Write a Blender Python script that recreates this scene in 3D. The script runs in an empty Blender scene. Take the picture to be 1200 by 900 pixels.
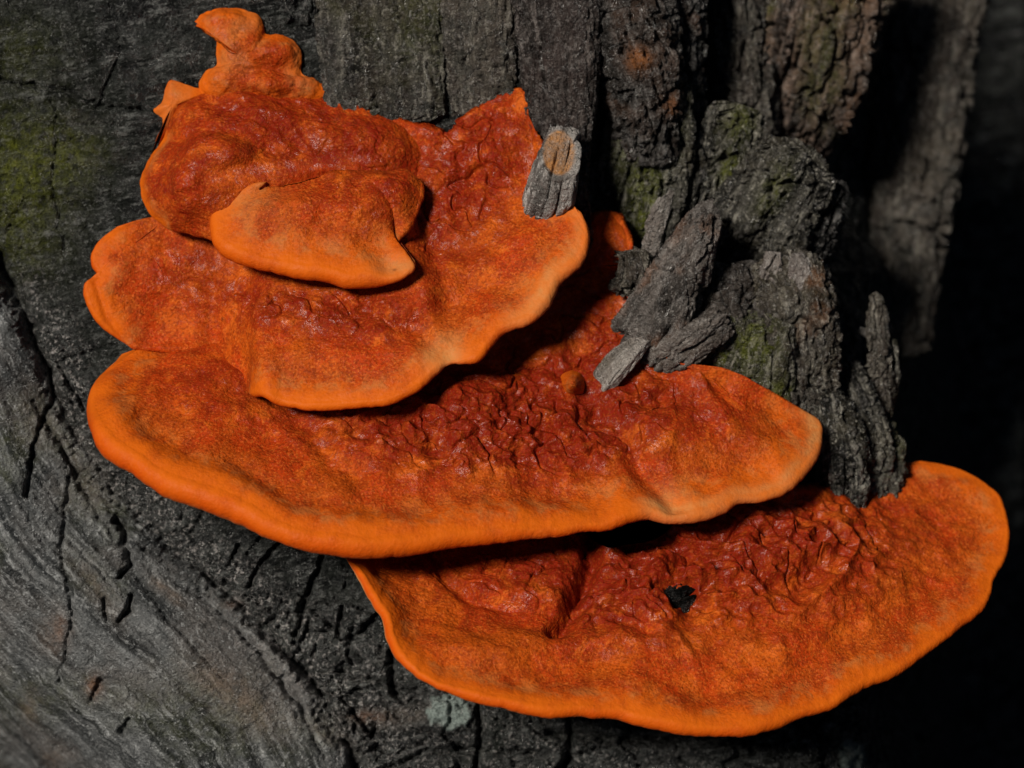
import bpy, math, random
import numpy as np
from mathutils import Vector, Matrix

# ------------------------------------------------------------------ camera, sky, sun, exposure
# one unit is one centimetre; the frame is about 12 cm wide where the brackets stand
sc = bpy.context.scene
sc.unit_settings.system = 'METRIC'
sc.unit_settings.scale_length = 0.01
DC = 36.0                      # camera distance
PITCH = math.radians(50)       # camera looks down by this
CP, SP = math.cos(PITCH), math.sin(PITCH)
LIFT = 16.0                    # height of the middle of the brackets above the soil
# design axes: right, up the picture, towards the viewer  ->  world
ROT = np.array([[1, 0, 0], [0, SP, -CP], [0, CP, SP]], float)   # columns = axes in world


def to_world(c):
    w = np.asarray(c, float) @ ROT.T
    w[..., 2] += LIFT
    return w


cam = bpy.data.cameras.new('camera')
cam.sensor_width = 36
cam.lens = 108
cam.clip_start = 0.5
cam.clip_end = 20000
camo = bpy.data.objects.new('camera', cam)
sc.collection.objects.link(camo)
camo.location = to_world([0, 0, DC])
camo.rotation_euler = (math.pi / 2 - PITCH, 0, 0)
sc.camera = camo
cam.dof.use_dof = True
cam.dof.focus_distance = DC - 1.0
cam.dof.aperture_fstop = 0.21
cam.dof.aperture_blades = 7

LDIR = np.array([-0.39, 0.24, 0.89])      # towards the light, design axes
LDIR /= np.linalg.norm(LDIR)
LW = LDIR @ ROT.T
sun = bpy.data.lights.new('sun', 'SUN')
sun.energy = 4.5
sun.angle = math.radians(11)
sun.color = (1.0, 0.93, 0.83)
suno = bpy.data.objects.new('sun', sun)
sc.collection.objects.link(suno)
suno.rotation_euler = Vector(LW).to_track_quat('Z', 'Y').to_euler()
suno.location = LW * 60

world = bpy.data.worlds.new('World')
sc.world = world
world.use_nodes = True
wn = world.node_tree
for n in list(wn.nodes):
    wn.nodes.remove(n)
sky = wn.nodes.new('ShaderNodeTexSky')
sky.sky_type = 'NISHITA'
sky.sun_disc = False
sky.sun_elevation = math.asin(LW[2])
sky.sun_rotation = math.atan2(LW[0], LW[1])
bg = wn.nodes.new('ShaderNodeBackground')
bg.inputs['Strength'].default_value = 0.011
wo = wn.nodes.new('ShaderNodeOutputWorld')
wn.links.new(sky.outputs[0], bg.inputs[0])
wn.links.new(bg.outputs[0], wo.inputs[0])

vs = sc.view_settings
vs.view_transform = 'Standard'
vs.look = 'None'
vs.exposure = 0.0
vs.gamma = 1.0
vs.use_curve_mapping = False

# ------------------------------------------------------------------ numeric helpers
_rng = np.random.RandomState(7)
_perm = _rng.permutation(256)
_perm = np.concatenate([_perm, _perm, _perm])
_g = _rng.normal(size=(256, 3))
_g /= np.linalg.norm(_g, axis=1)[:, None]


def perlin(p):
    p = np.asarray(p, float)
    i = np.floor(p).astype(int)
    f = p - i
    i &= 255
    w = f * f * f * (f * (f * 6 - 15) + 10)
    out = 0
    for dx in (0, 1):
        wx = w[..., 0] if dx else 1 - w[..., 0]
        a = _perm[i[..., 0] + dx]
        for dy in (0, 1):
            wy = w[..., 1] if dy else 1 - w[..., 1]
            b = _perm[a + i[..., 1] + dy]
            for dz in (0, 1):
                wz = w[..., 2] if dz else 1 - w[..., 2]
                g = _g[_perm[b + i[..., 2] + dz]]
                d = g[..., 0] * (f[..., 0] - dx) + g[..., 1] * (f[..., 1] - dy) + g[..., 2] * (f[..., 2] - dz)
                out = out + wx * wy * wz * d
    return out * 1.5


def fbm(p, octv=4, gain=0.5, seed=0.0):
    p = np.asarray(p, float) + seed * np.array([13.7, 7.9, 3.1])
    a, s, tot = 1.0, 0, 0
    for k in range(octv):
        s = s + a * perlin(p + k * 17.3)
        tot += a
        a *= gain
        p = p * 2.03
    return s / tot


def billow(p, octv=3, seed=0.0):
    p = np.asarray(p, float) + seed * np.array([5.7, 11.9, 2.3])
    a, s, tot = 1.0, 0, 0
    for k in range(octv):
        s = s + a * np.abs(perlin(p + k * 9.1))
        tot += a
        a *= 0.5
        p = p * 2.1
    return s / tot


def v3(x, y, z=0.0):
    x, y = np.broadcast_arrays(np.asarray(x, float), np.asarray(y, float))
    return np.stack([x, y, np.broadcast_to(np.asarray(z, float), x.shape)], -1)


def sstep(a, b, x):
    t = np.clip((np.asarray(x, float) - a) / (b - a), 0, 1)
    return t * t * (3 - 2 * t)


def cells(x, y, seed=0):
    """2-D Voronoi: F2-F1 and a random value of the cell."""
    xi, yi = np.floor(x).astype(int), np.floor(y).astype(int)
    f1 = np.full(x.shape, 9.0)
    f2 = np.full(x.shape, 9.0)
    idv = np.zeros(x.shape)
    for dx in (-1, 0, 1):
        for dy in (-1, 0, 1):
            h = _perm[(_perm[(xi + dx + seed) & 255] + yi + dy) & 255]
            h2 = _perm[h + 37]
            cx = xi + dx + h / 255.0
            cy = yi + dy + h2 / 255.0
            d = np.hypot(x - cx, y - cy)
            nearer = d < f1
            f2 = np.where(nearer, f1, np.minimum(f2, d))
            idv = np.where(nearer, _perm[h + 91] / 255.0, idv)
            f1 = np.where(nearer, d, f1)
    return f2 - f1, idv


def poly_dist(x, y, pts):
    """distance to a polyline, side of it and length along it."""
    best = np.full(x.shape, 1e9)
    side = np.zeros(x.shape)
    along = np.zeros(x.shape)
    acc = 0.0
    for (x0, y0), (x1, y1) in zip(pts[:-1], pts[1:]):
        ex, ey = x1 - x0, y1 - y0
        L = math.hypot(ex, ey)
        t = np.clip(((x - x0) * ex + (y - y0) * ey) / (L * L), 0, 1)
        dx, dy = x - x0 - t * ex, y - y0 - t * ey
        d = np.hypot(dx, dy)
        m = d < best
        best = np.where(m, d, best)
        side = np.where(m, ex * (y - y0) - ey * (x - x0), side)
        along = np.where(m, acc + t * L, along)
        acc += L
    return best, side, along


def blob(x, y, cx, cy, rx, ry, rot=0.0):
    """soft elliptical patch in photograph-sized coordinates."""
    c, s = math.cos(rot), math.sin(rot)
    dx, dy = x - cx, y - cy
    a = (dx * c + dy * s) / rx
    b = (-dx * s + dy * c) / ry
    return np.exp(-(a * a + b * b))


def design(px, py, z):
    k = (DC - z) / DC
    return np.stack([(px - 600) / 100 * k, (450 - py) / 100 * k, z + 0 * px], -1)


def spline(knots, n):
    """Catmull-Rom through the knots, even in chord length."""
    k = np.asarray(knots, float)
    d = np.concatenate([[0], np.cumsum(np.sqrt((np.diff(k[:, :2], axis=0) ** 2).sum(1)) + 1e-3)])
    t = np.linspace(0, d[-1], n)
    j = np.clip(np.searchsorted(d, t, 'right') - 1, 0, len(k) - 2)
    h = (d[j + 1] - d[j])[:, None]
    u = ((t - d[j]) / h[:, 0])[:, None]
    m = np.zeros_like(k)
    m[1:-1] = (k[2:] - k[:-2]) / (d[2:] - d[:-2])[:, None]
    m[0] = (k[1] - k[0]) / (d[1] - d[0])
    m[-1] = (k[-1] - k[-2]) / (d[-1] - d[-2])
    return ((2 * u ** 3 - 3 * u ** 2 + 1) * k[j] + (u ** 3 - 2 * u ** 2 + u) * h * m[j]
            + (-2 * u ** 3 + 3 * u ** 2) * k[j + 1] + (u ** 3 - u ** 2) * h * m[j + 1])


def grid_normals(P, wrap=False):
    if wrap:
        du = np.roll(P, -1, 0) - np.roll(P, 1, 0)
    else:
        du = np.gradient(P, axis=0)
    dv = np.gradient(P, axis=1)
    n = np.cross(du, dv)
    return n / (np.linalg.norm(n, axis=-1, keepdims=True) + 1e-12)


# ------------------------------------------------------------------ object helpers
COL = sc.collection


def tag(o, label=None, cat=None, group=None, kind=None):
    for k, v in (('label', label), ('category', cat), ('group', group), ('kind', kind)):
        if v:
            o[k] = v
    return o


def empty(name, c):
    o = bpy.data.objects.new(name, None)
    o.empty_display_size = 0.3
    o.location = to_world(np.array(c, float))
    COL.objects.link(o)
    return o


def mesh_obj(name, verts, faces, mat, parent=None, attrs=None, normals=None):
    """verts in design axes; faces int array (n,4) or (n,3)"""
    w = to_world(verts)
    if parent is not None:
        w = w - np.array(parent_loc(parent))
    f = np.asarray(faces, np.int32)
    used = np.unique(f)
    remap = np.full(len(w), -1, np.int32)
    remap[used] = np.arange(len(used))
    f = remap[f]
    w = w[used]
    if normals is not None:
        nw = (normals @ ROT.T)[used]
        g = np.cross(w[f[:, 1]] - w[f[:, 0]], w[f[:, 2]] - w[f[:, 0]])
        if (g * nw[f[:, 0]]).sum() < 0:
            f = f[:, ::-1].copy()
    me = bpy.data.meshes.new(name)
    me.vertices.add(len(w))
    me.vertices.foreach_set('co', w.astype(np.float32).ravel())
    me.loops.add(f.size)
    me.loops.foreach_set('vertex_index', f.ravel())
    me.polygons.add(len(f))
    me.polygons.foreach_set('loop_start', np.arange(0, f.size, f.shape[1], dtype=np.int32))
    me.polygons.foreach_set('use_smooth', np.ones(len(f), bool))
    me.update(calc_edges=True)
    for k, a in (attrs or {}).items():
        a = np.asarray(a)
        if a.ndim == 2:
            at = me.attributes.new(k, 'FLOAT_VECTOR', 'POINT')
            at.data.foreach_set('vector', a[used].astype(np.float32).ravel())
        else:
            at = me.attributes.new(k, 'FLOAT', 'POINT')
            at.data.foreach_set('value', a[used].astype(np.float32))
    if normals is not None:
        nn = (normals @ ROT.T)[used]
        me.normals_split_custom_set_from_vertices(nn.astype(np.float32))
    me.materials.append(mat)
    o = bpy.data.objects.new(name, me)
    COL.objects.link(o)
    if parent is not None:
        o.parent = parent
    return o


def parent_loc(p):
    l = np.zeros(3)
    while p is not None:
        l = l + np.array(p.location)
        p = p.parent
    return l


def quads(nu, nv, wrap=False):
    idx = np.arange(nu * nv).reshape(nu, nv)
    a = idx if wrap else idx[:-1]
    b = np.roll(idx, -1, 0) if wrap else idx[1:]
    return np.stack([a[:, :-1], b[:, :-1], b[:, 1:], a[:, 1:]], -1).reshape(-1, 4)


# ------------------------------------------------------------------ material helpers
class NT:
    def __init__(self, name):
        self.m = bpy.data.materials.new(name)
        self.m.use_nodes = True
        self.t = self.m.node_tree
        for n in list(self.t.nodes):
            self.t.nodes.remove(n)
        self.out = self.t.nodes.new('ShaderNodeOutputMaterial')
        self.b = self.t.nodes.new('ShaderNodeBsdfPrincipled')
        self.t.links.new(self.b.outputs[0], self.out.inputs[0])

    def n(self, typ, **kw):
        nd = self.t.nodes.new(typ)
        for k, v in kw.items():
            setattr(nd, k, v)
        return nd

    def put(self, sock, v):
        if isinstance(v, bpy.types.NodeSocket):
            self.t.links.new(v, sock)
        elif isinstance(v, (tuple, list)):
            sock.default_value = (*v, 1.0) if len(v) == 3 and len(sock.default_value) == 4 else v
        else:
            sock.default_value = v

    def attr(self, name, vec=False):
        a = self.n('ShaderNodeAttribute', attribute_name=name)
        return a.outputs['Vector' if vec else 'Fac']

    def noise(self, vec, scale, detail=4, rough=0.55, dist=0.0):
        nd = self.n('ShaderNodeTexNoise')
        self.put(nd.inputs['Vector'], vec)
        nd.inputs['Scale'].default_value = scale
        nd.inputs['Detail'].default_value = detail
        nd.inputs['Roughness'].default_value = rough
        nd.inputs['Distortion'].default_value = dist
        return nd.outputs['Fac']

    def voro(self, vec, scale, feat='F1'):
        nd = self.n('ShaderNodeTexVoronoi', feature=feat)
        self.put(nd.inputs['Vector'], vec)
        nd.inputs['Scale'].default_value = scale
        return nd.outputs['Distance']

    def math(self, op, a, b=0.0, c=0.0, clamp=False):
        nd = self.n('ShaderNodeMath', operation=op, use_clamp=clamp)
        self.put(nd.inputs[0], a)
        self.put(nd.inputs[1], b)
        self.put(nd.inputs[2], c)
        return nd.outputs[0]

    def map(self, v, a, b, c=0.0, d=1.0):
        nd = self.n('ShaderNodeMapRange')
        self.put(nd.inputs[0], v)
        for i, x in enumerate((a, b, c, d)):
            nd.inputs[i + 1].default_value = x
        return nd.outputs[0]

    def mix(self, f, a, b, mode='MIX'):
        nd = self.n('ShaderNodeMix', data_type='RGBA', blend_type=mode)
        self.put(nd.inputs[0], f)
        self.put(nd.inputs[6], a)
        self.put(nd.inputs[7], b)
        return nd.outputs[2]

    def ramp(self, f, stops, interp='LINEAR'):
        nd = self.n('ShaderNodeValToRGB')
        self.put(nd.inputs[0], f)
        cr = nd.color_ramp
        cr.interpolation = interp
        while len(cr.elements) < len(stops):
            cr.elements.new(0.5)
        for e, (p, c) in zip(cr.elements, stops):
            e.position = p
            e.color = (*c, 1)
        return nd.outputs[0]

    def scalev(self, vec, s):
        nd = self.n('ShaderNodeVectorMath', operation='MULTIPLY')
        self.put(nd.inputs[0], vec)
        nd.inputs[1].default_value = s
        return nd.outputs[0]

    def bump(self, h, strength, dist, normal=None):
        nd = self.n('ShaderNodeBump')
        nd.inputs['Strength'].default_value = strength
        nd.inputs['Distance'].default_value = dist
        self.put(nd.inputs['Height'], h)
        if normal is not None:
            self.put(nd.inputs['Normal'], normal)
        return nd.outputs[0]

    def rgb(self, c):
        nd = self.n('ShaderNodeRGB')
        nd.outputs[0].default_value = (*c, 1)
        return nd.outputs[0]

    def coord(self):
        return self.n('ShaderNodeTexCoord').outputs['Object']


def fungus_mat(name):
    t = NT(name)
    co = t.coord()
    edge = t.attr('edge')
    red = t.attr('red')
    lipk = t.attr('lipk')
    n1 = t.noise(co, 1.5, 4, 0.6, 0.3)
    n2 = t.noise(co, 6.0, 4, 0.6)
    n2b = t.noise(co, 4.2, 4, 0.65, 0.5)
    n3 = t.noise(co, 30.0, 2, 0.6)
    n4 = t.noise(co, 38.0, 2, 0.5)
    # growing rim: yellow-orange above, red-orange below
    rim = t.mix(t.map(t.math('ADD', lipk, t.math('MULTIPLY', t.math('SUBTRACT', n1, 0.5), 0.5)), 0.05, 0.55), (0.55, 0.104, 0.005), (0.47, 0.050, 0.0014))
    rim = t.mix(t.math('MULTIPLY', t.map(n2, 0.5, 0.62), 0.3), rim, (0.50, 0.085, 0.006))
    # cap skin: orange-brown and brick red patches
    cap = t.mix(t.map(n1, 0.43, 0.57), (0.45, 0.074, 0.005), (0.40, 0.040, 0.004))
    cap = t.mix(t.math('MULTIPLY', t.map(n2, 0.49, 0.62), 0.6), cap, (0.235, 0.027, 0.004))
    cap = t.mix(t.math('MULTIPLY', t.map(n2b, 0.55, 0.66), 0.7), cap, (0.54, 0.105, 0.010))
    rr = t.math('ADD', t.math('MULTIPLY', red, 0.95), t.math('MULTIPLY', t.math('SUBTRACT', n2b, 0.52), t.map(red, 0, 0.3, 0.0, -2.6)), clamp=True)
    zone = t.math('SINE', t.math('ADD', t.math('MULTIPLY', edge, 6.5), t.math('MULTIPLY', n1, 9.0)))
    cap = t.mix(t.map(zone, 0.2, 1.0, 0.0, 0.38), cap, (0.26, 0.036, 0.004))
    cap = t.mix(rr, cap, (0.185, 0.011, 0.003))
    e = t.math('ADD', edge, t.math('MULTIPLY', t.math('SUBTRACT', n1, 0.5), 0.5))
    e = t.math('ADD', e, t.math('MULTIPLY', t.math('SUBTRACT', n2, 0.5), 0.20))
    inner = t.map(e, -0.04, 0.42)
    base = t.mix(inner, rim, cap)
    # velvet: dark and light hairs
    base = t.mix(t.math('MULTIPLY', t.map(n3, 0.47, 0.62, 0.0, 0.52), inner), base, (0.13, 0.018, 0.003))
    base = t.mix(t.math('MULTIPLY', t.map(n4, 0.54, 0.68, 0.0, 0.5), t.math('MULTIPLY', t.map(inner, 0, 1, 0.35, 1.0), t.map(rr, 0, 1, 1.0, 0.35))), base, (0.62, 0.150, 0.022))
    # greyish-tan bloom
    tan = t.math('MULTIPLY', t.map(n2b, 0.46, 0.60), t.math('MULTIPLY', t.map(e, 0.08, 0.22), t.map(e, 0.55, 0.25)))
    base = t.mix(t.math('MULTIPLY', tan, 0.38), base, (0.33, 0.150, 0.045))
    base = t.mix(t.math('MULTIPLY', t.attr('bloom'), t.map(n2, 0.35, 0.6, 0.5, 1.0)), base, (0.50, 0.255, 0.085))
    # a few dark specks of grit
    sp = t.map(t.voro(co, 0.9), 0.0, 0.035, 1.0, 0.0)
    base = t.mix(t.math('MULTIPLY', sp, 0.8), base, (0.05, 0.012, 0.006))
    t.put(t.b.inputs['Base Color'], base)
    wetm = t.math('MULTIPLY', t.map(t.noise(co, 7, 4, 0.65), 0.50, 0.60), t.map(red, 0.02, 0.5, 0.10, 1.0))
    t.put(t.b.inputs['Roughness'], t.map(wetm, 0, 1, 0.52, 0.28))
    t.put(t.b.inputs['Specular IOR Level'], t.map(wetm, 0, 1, 0.05, 0.36))
    h = t.math('ADD', t.noise(co, 20, 3, 0.6), t.math('MULTIPLY', n3, 0.6))
    bn = t.n('ShaderNodeBump')
    bn.inputs['Distance'].default_value = 0.035
    t.put(bn.inputs['Strength'], t.map(inner, 0, 1, 0.25, 0.6))
    t.put(bn.inputs['Height'], h)
    t.put(t.b.inputs['Normal'], bn.outputs[0])
    return t.m


def pore_mat():
    t = NT('pore_surface')
    co = t.coord()
    base = t.mix(t.noise(co, 3, 4), (0.30, 0.035, 0.008), (0.50, 0.075, 0.010))
    t.put(t.b.inputs['Base Color'], base)
    t.b.inputs['Roughness'].default_value = 0.7
    t.put(t.b.inputs['Normal'], t.bump(t.voro(co, 22), 0.6, 0.03))
    return t.m


def wood_mat(name, dark, mid, light, tint, moss_col=(0.105, 0.112, 0.018), rust_col=(0.30, 0.105, 0.026), stretch=(1, 1, 0.16), wet=0.5, bump=1.0, blotch=0.75):
    """weathered wood; streaks follow the 'grain' attribute."""
    t = NT(name)
    g = t.attr('grain', True)
    gs = t.scalev(g, stretch)
    co = t.coord()
    s1 = t.noise(gs, 3.5, 6, 0.65)
    s2 = t.noise(gs, 14, 5, 0.65)
    n1 = t.noise(co, 0.9, 4, 0.6)
    n2 = t.noise(co, 5, 5, 0.65)
    n3 = t.noise(co, 19, 4, 0.7)
    base = t.mix(t.map(s1, 0.43, 0.57), dark, mid)
    base = t.mix(t.math('MULTIPLY', t.map(s2, 0.52, 0.64), t.map(n2, 0.42, 0.58)), base, light)
    base = t.mix(t.math('MULTIPLY', t.map(n1, 0.48, 0.66), 0.65), base, tint)
    base = t.mix(t.map(n3, 0.56, 0.66, 0.0, 0.85), base, light)
    base = t.mix(t.map(t.noise(co, 12, 4, 0.6), 0.54, 0.66, 0.0, blotch), base, dark)
    pale = t.math('MULTIPLY', t.attr('pale'), t.map(n2, 0.35, 0.6, 0.15, 1.0))
    base = t.mix(pale, base, (0.22, 0.17, 0.135))
    moss = t.math('MULTIPLY', t.attr('moss'), t.map(t.noise(co, 9, 5, 0.7), 0.36, 0.62, 0.1, 1.0))
    base = t.mix(moss, base, t.mix(t.noise(co, 14, 3, 0.6), (0.030, 0.040, 0.008), t.scalev(t.rgb(moss_col), (1.7, 1.7, 1.4))))
    rust = t.math('MULTIPLY', t.attr('rust'), t.map(n2, 0.35, 0.6, 0.3, 1.0))
    base = t.mix(rust, base, rust_col)
    base = t.mix(t.math('MULTIPLY', t.attr('glint'), t.map(t.noise(co, 16, 3, 0.7), 0.55, 0.63)), base, (0.36, 0.335, 0.32))  # sparkle also painted in: pale flecks in the base colour
    base = t.mix(t.attr('lich'), base, t.mix(n2, (0.20, 0.25, 0.235), (0.34, 0.40, 0.37)))
    t.put(t.b.inputs['Base Color'], base)
    wetm = t.map(t.noise(co, 7, 4, 0.65), 0.48, 0.56)
    gl = t.attr('glint')
    wetm = t.math('MAXIMUM', wetm, t.math('MULTIPLY', gl, t.map(n2, 0.4, 0.55)))
    t.put(t.b.inputs['Roughness'], t.map(wetm, 0, 1, 0.75, 0.19))
    t.put(t.b.inputs['Specular IOR Level'], t.math('MULTIPLY', wetm, t.map(gl, 0, 1, 0.4 + 0.6 * wet, 1.0)))
    h1 = t.math('ADD', t.math('MULTIPLY', s2, 1.0), t.math('MULTIPLY', t.noise(gs, 40, 4, 0.6), 0.7))
    nrm = t.bump(h1, 0.75 * bump, 0.06)
    h2 = t.math('ADD', t.noise(co, 28, 5, 0.7), t.math('MULTIPLY', t.voro(co, 30), 0.5))
    t.put(t.b.inputs['Normal'], t.bump(h2, 1.0 * bump, 0.07, nrm))
    return t.m


M_FUN = fungus_mat('bracket_skin')
M_PORE = pore_mat()
M_FACE = wood_mat('dead_wood', (0.009, 0.0096, 0.0098), (0.034, 0.036, 0.034), (0.15, 0.154, 0.148), (0.024, 0.027, 0.023), stretch=(0.22, 1, 1), wet=0.75)
M_CALL = wood_mat('callus_wood', (0.034, 0.037, 0.039), (0.165, 0.172, 0.174), (0.40, 0.412, 0.415), (0.195, 0.182, 0.172), stretch=(0.10, 1, 1), wet=0.35, blotch=0.35)
M_PURP = wood_mat('purple_brown_wood', (0.010, 0.008, 0.008), (0.046, 0.036, 0.034), (0.16, 0.14, 0.13), (0.065, 0.045, 0.040), wet=0.7)
M_BLACK = wood_mat('blackened_wood', (0.005, 0.005, 0.005), (0.022, 0.0205, 0.020), (0.15, 0.145, 0.14), (0.022, 0.017, 0.015), wet=0.9)
M_GREY = wood_mat('grey_rotten_wood', (0.007, 0.0066, 0.0056), (0.068, 0.064, 0.053), (0.36, 0.34, 0.29), (0.085, 0.074, 0.050), wet=0.6)
M_BARK = wood_mat('grey_bark', (0.007, 0.0078, 0.008), (0.048, 0.049, 0.044), (0.25, 0.24, 0.205), (0.072, 0.062, 0.047), wet=0.4)
M_BROWN = wood_mat('brown_bark', (0.030, 0.022, 0.018), (0.14, 0.095, 0.070), (0.30, 0.23, 0.19), (0.20, 0.10, 0.052), wet=0.3)
M_WEDGE = wood_mat('pale_split_wood', (0.16, 0.145, 0.13), (0.42, 0.385, 0.355), (0.62, 0.585, 0.55), (0.36, 0.30, 0.27), wet=0.3, blotch=.25)
M_PEG = wood_mat('peg_wood', (0.10, 0.092, 0.085), (0.33, 0.305, 0.285), (0.60, 0.57, 0.54), (0.26, 0.20, 0.18), rust_col=(0.55, 0.25, 0.080), wet=0.3, blotch=.35)
M_ROOT = wood_mat('driftwood', (0.030, 0.027, 0.025), (0.14, 0.125, 0.115), (0.34, 0.32, 0.30), (0.14, 0.105, 0.088), wet=0.4, blotch=.6)
M_HOLE_BLACK = wood_mat('hole_black_wood', (0.003, 0.003, 0.003), (0.007, 0.0065, 0.006), (0.022, 0.020, 0.018), (0.009, 0.007, 0.006), wet=0.4)  # near-black colour makes the sunk scrap read as a dark hole
M_PALE = wood_mat('pale_wood', (0.085, 0.078, 0.072), (0.26, 0.24, 0.22), (0.48, 0.455, 0.43), (0.25, 0.20, 0.18), wet=0.4, blotch=.4)


# ------------------------------------------------------------------ ground
def ground():
    n = 90
    a = np.linspace(-1, 1, n)
    s = np.sign(a) * (np.abs(a) * 60 + np.abs(a) ** 6 * 4000)
    X, Y = np.meshgrid(s, s, indexing='ij')
    near = np.exp(-(X ** 2 + Y ** 2) / 90 ** 2)
    Z = -0.6 + 1.6 * near * fbm(v3(X * 0.09, Y * 0.09, 3.3), 4)
    w = np.stack([X, Y, Z], -1).reshape(-1, 3)
    d = w.copy()
    d[:, 2] -= LIFT
    d = d @ ROT
    t = NT('falloff_dark_soil')
    co = t.coord()
    t.put(t.b.inputs['Base Color'], t.mix(t.noise(co, 0.6, 6, 0.7), (0.002, 0.0016, 0.0013), (0.005, 0.0038, 0.003)))  # near-black base colour stands in for the flash light falling off
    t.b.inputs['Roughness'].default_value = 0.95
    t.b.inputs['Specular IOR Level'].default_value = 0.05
    t.put(t.b.inputs['Normal'], t.bump(t.noise(co, 1.5, 6, 0.7), 0.8, 0.5))
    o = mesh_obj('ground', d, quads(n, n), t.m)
    tag(o, 'forest soil behind the trunk, coloured near-black for the flash falloff', 'ground', kind='structure')


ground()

# ------------------------------------------------------------------ trunk: dead wood and callus collar
trunk = empty('tree_trunk', design(np.array(500.), np.array(1900.), np.array(-4.)))
tag(trunk, 'dark rotting tree trunk with splintered wood and a rolled callus collar', 'tree trunk')

GROOVE = [(-120, 60), (-40, 220), (0, 300), (30, 370), (57, 432), (78, 490), (120, 560), (200, 640), (290, 716), (365, 795), (410, 880), (440, 960), (480, 1100), (500, 1500), (500, 2500)]
CRACKS = [  # polyline, depth, half width in px
    ([(-40, 88), (0, 95), (60, 103), (120, 123), (195, 131)], .14, 3.0),
    ([(10, 5), (60, 30), (160, 62)], .06, 3.0),
    ([(0, 205), (60, 222), (130, 228)], .04, 2.5),
    ([(20, 140), (90, 146), (180, 150)], .03, 2.5),
    ([(67, 427), (93, 466), (100, 480)], .16, 3.0),
    ([(67, 421), (140, 402)], .08, 2.0),
    ([(304, 627), (289, 648)], .10, 2.2),
    ([(325, 637), (297, 676), (293, 688)], .18, 2.8),
    ([(280, 637), (268, 664)], .14, 2.8),
    ([(380, 655), (357, 700), (355, 725), (346, 742)], .22, 3.4),
    ([(367, 714), (395, 735), (397, 748)], .18, 3.0),
    ([(402, 710), (395, 739)], .14, 2.5),
    ([(308, 669), (353, 700)], .10, 2.0),
    ([(405, 690), (402, 660)], .10, 2.0),
    ([(240, 600), (222, 625)], .08, 2.0),
    ([(215, 600), (205, 622)], .06, 2.0),
    ([(133, 610), (147, 623), (150, 662), (143, 678)], .22, 4.0),
    ([(154, 697), (150, 714), (140, 726)], .20, 4.0),
    ([(150, 844), (143, 860)], .16, 4.0),
    ([(120, 700), (126, 728)], .12, 3.5),
    ([(105, 820), (118, 800), (140, 800)], .14, 4.0),
    ([(411, 740), (411, 778)], .16, 3.0),
    ([(456, 765), (461, 812)], .30, 6.0),
    ([(561, 825), (560, 880), (556, 905)], .25, 4.0),
    ([(666, 830), (670, 866), (660, 905)], .30, 4.0),
    ([(410, 835), (418, 872), (436, 862), (440, 850)], .16, 3.0),
    ([(640, 858), (760, 866), (900, 872)], .25, 6.0),
    ([(440, 905), (500, 880), (560, 878), (640, 885)], .2, 4.0),
    ([(400, 790), (450, 800), (500, 812)], .2, 4.0),
    ([(40, 470), (90, 560), (140, 640)], .08, 4.0),
    ([(57, 432), (62, 470), (40, 520), (30, 580)], .16, 3.0),
    ([(150, 662), (190, 720), (240, 770), (262, 800)], .08, 2.6),
    ([(80, 560), (70, 640), (84, 720), (70, 800)], .09, 3.0),
    ([(230, 690), (300, 760), (352, 830), (380, 890)], .10, 2.6),
    ([(60, 103), (70, 160), (60, 215), (75, 290)], .06, 2.4),
    ([(120, 123), (140, 60), (130, 0)], .06, 2.4),
]


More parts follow.
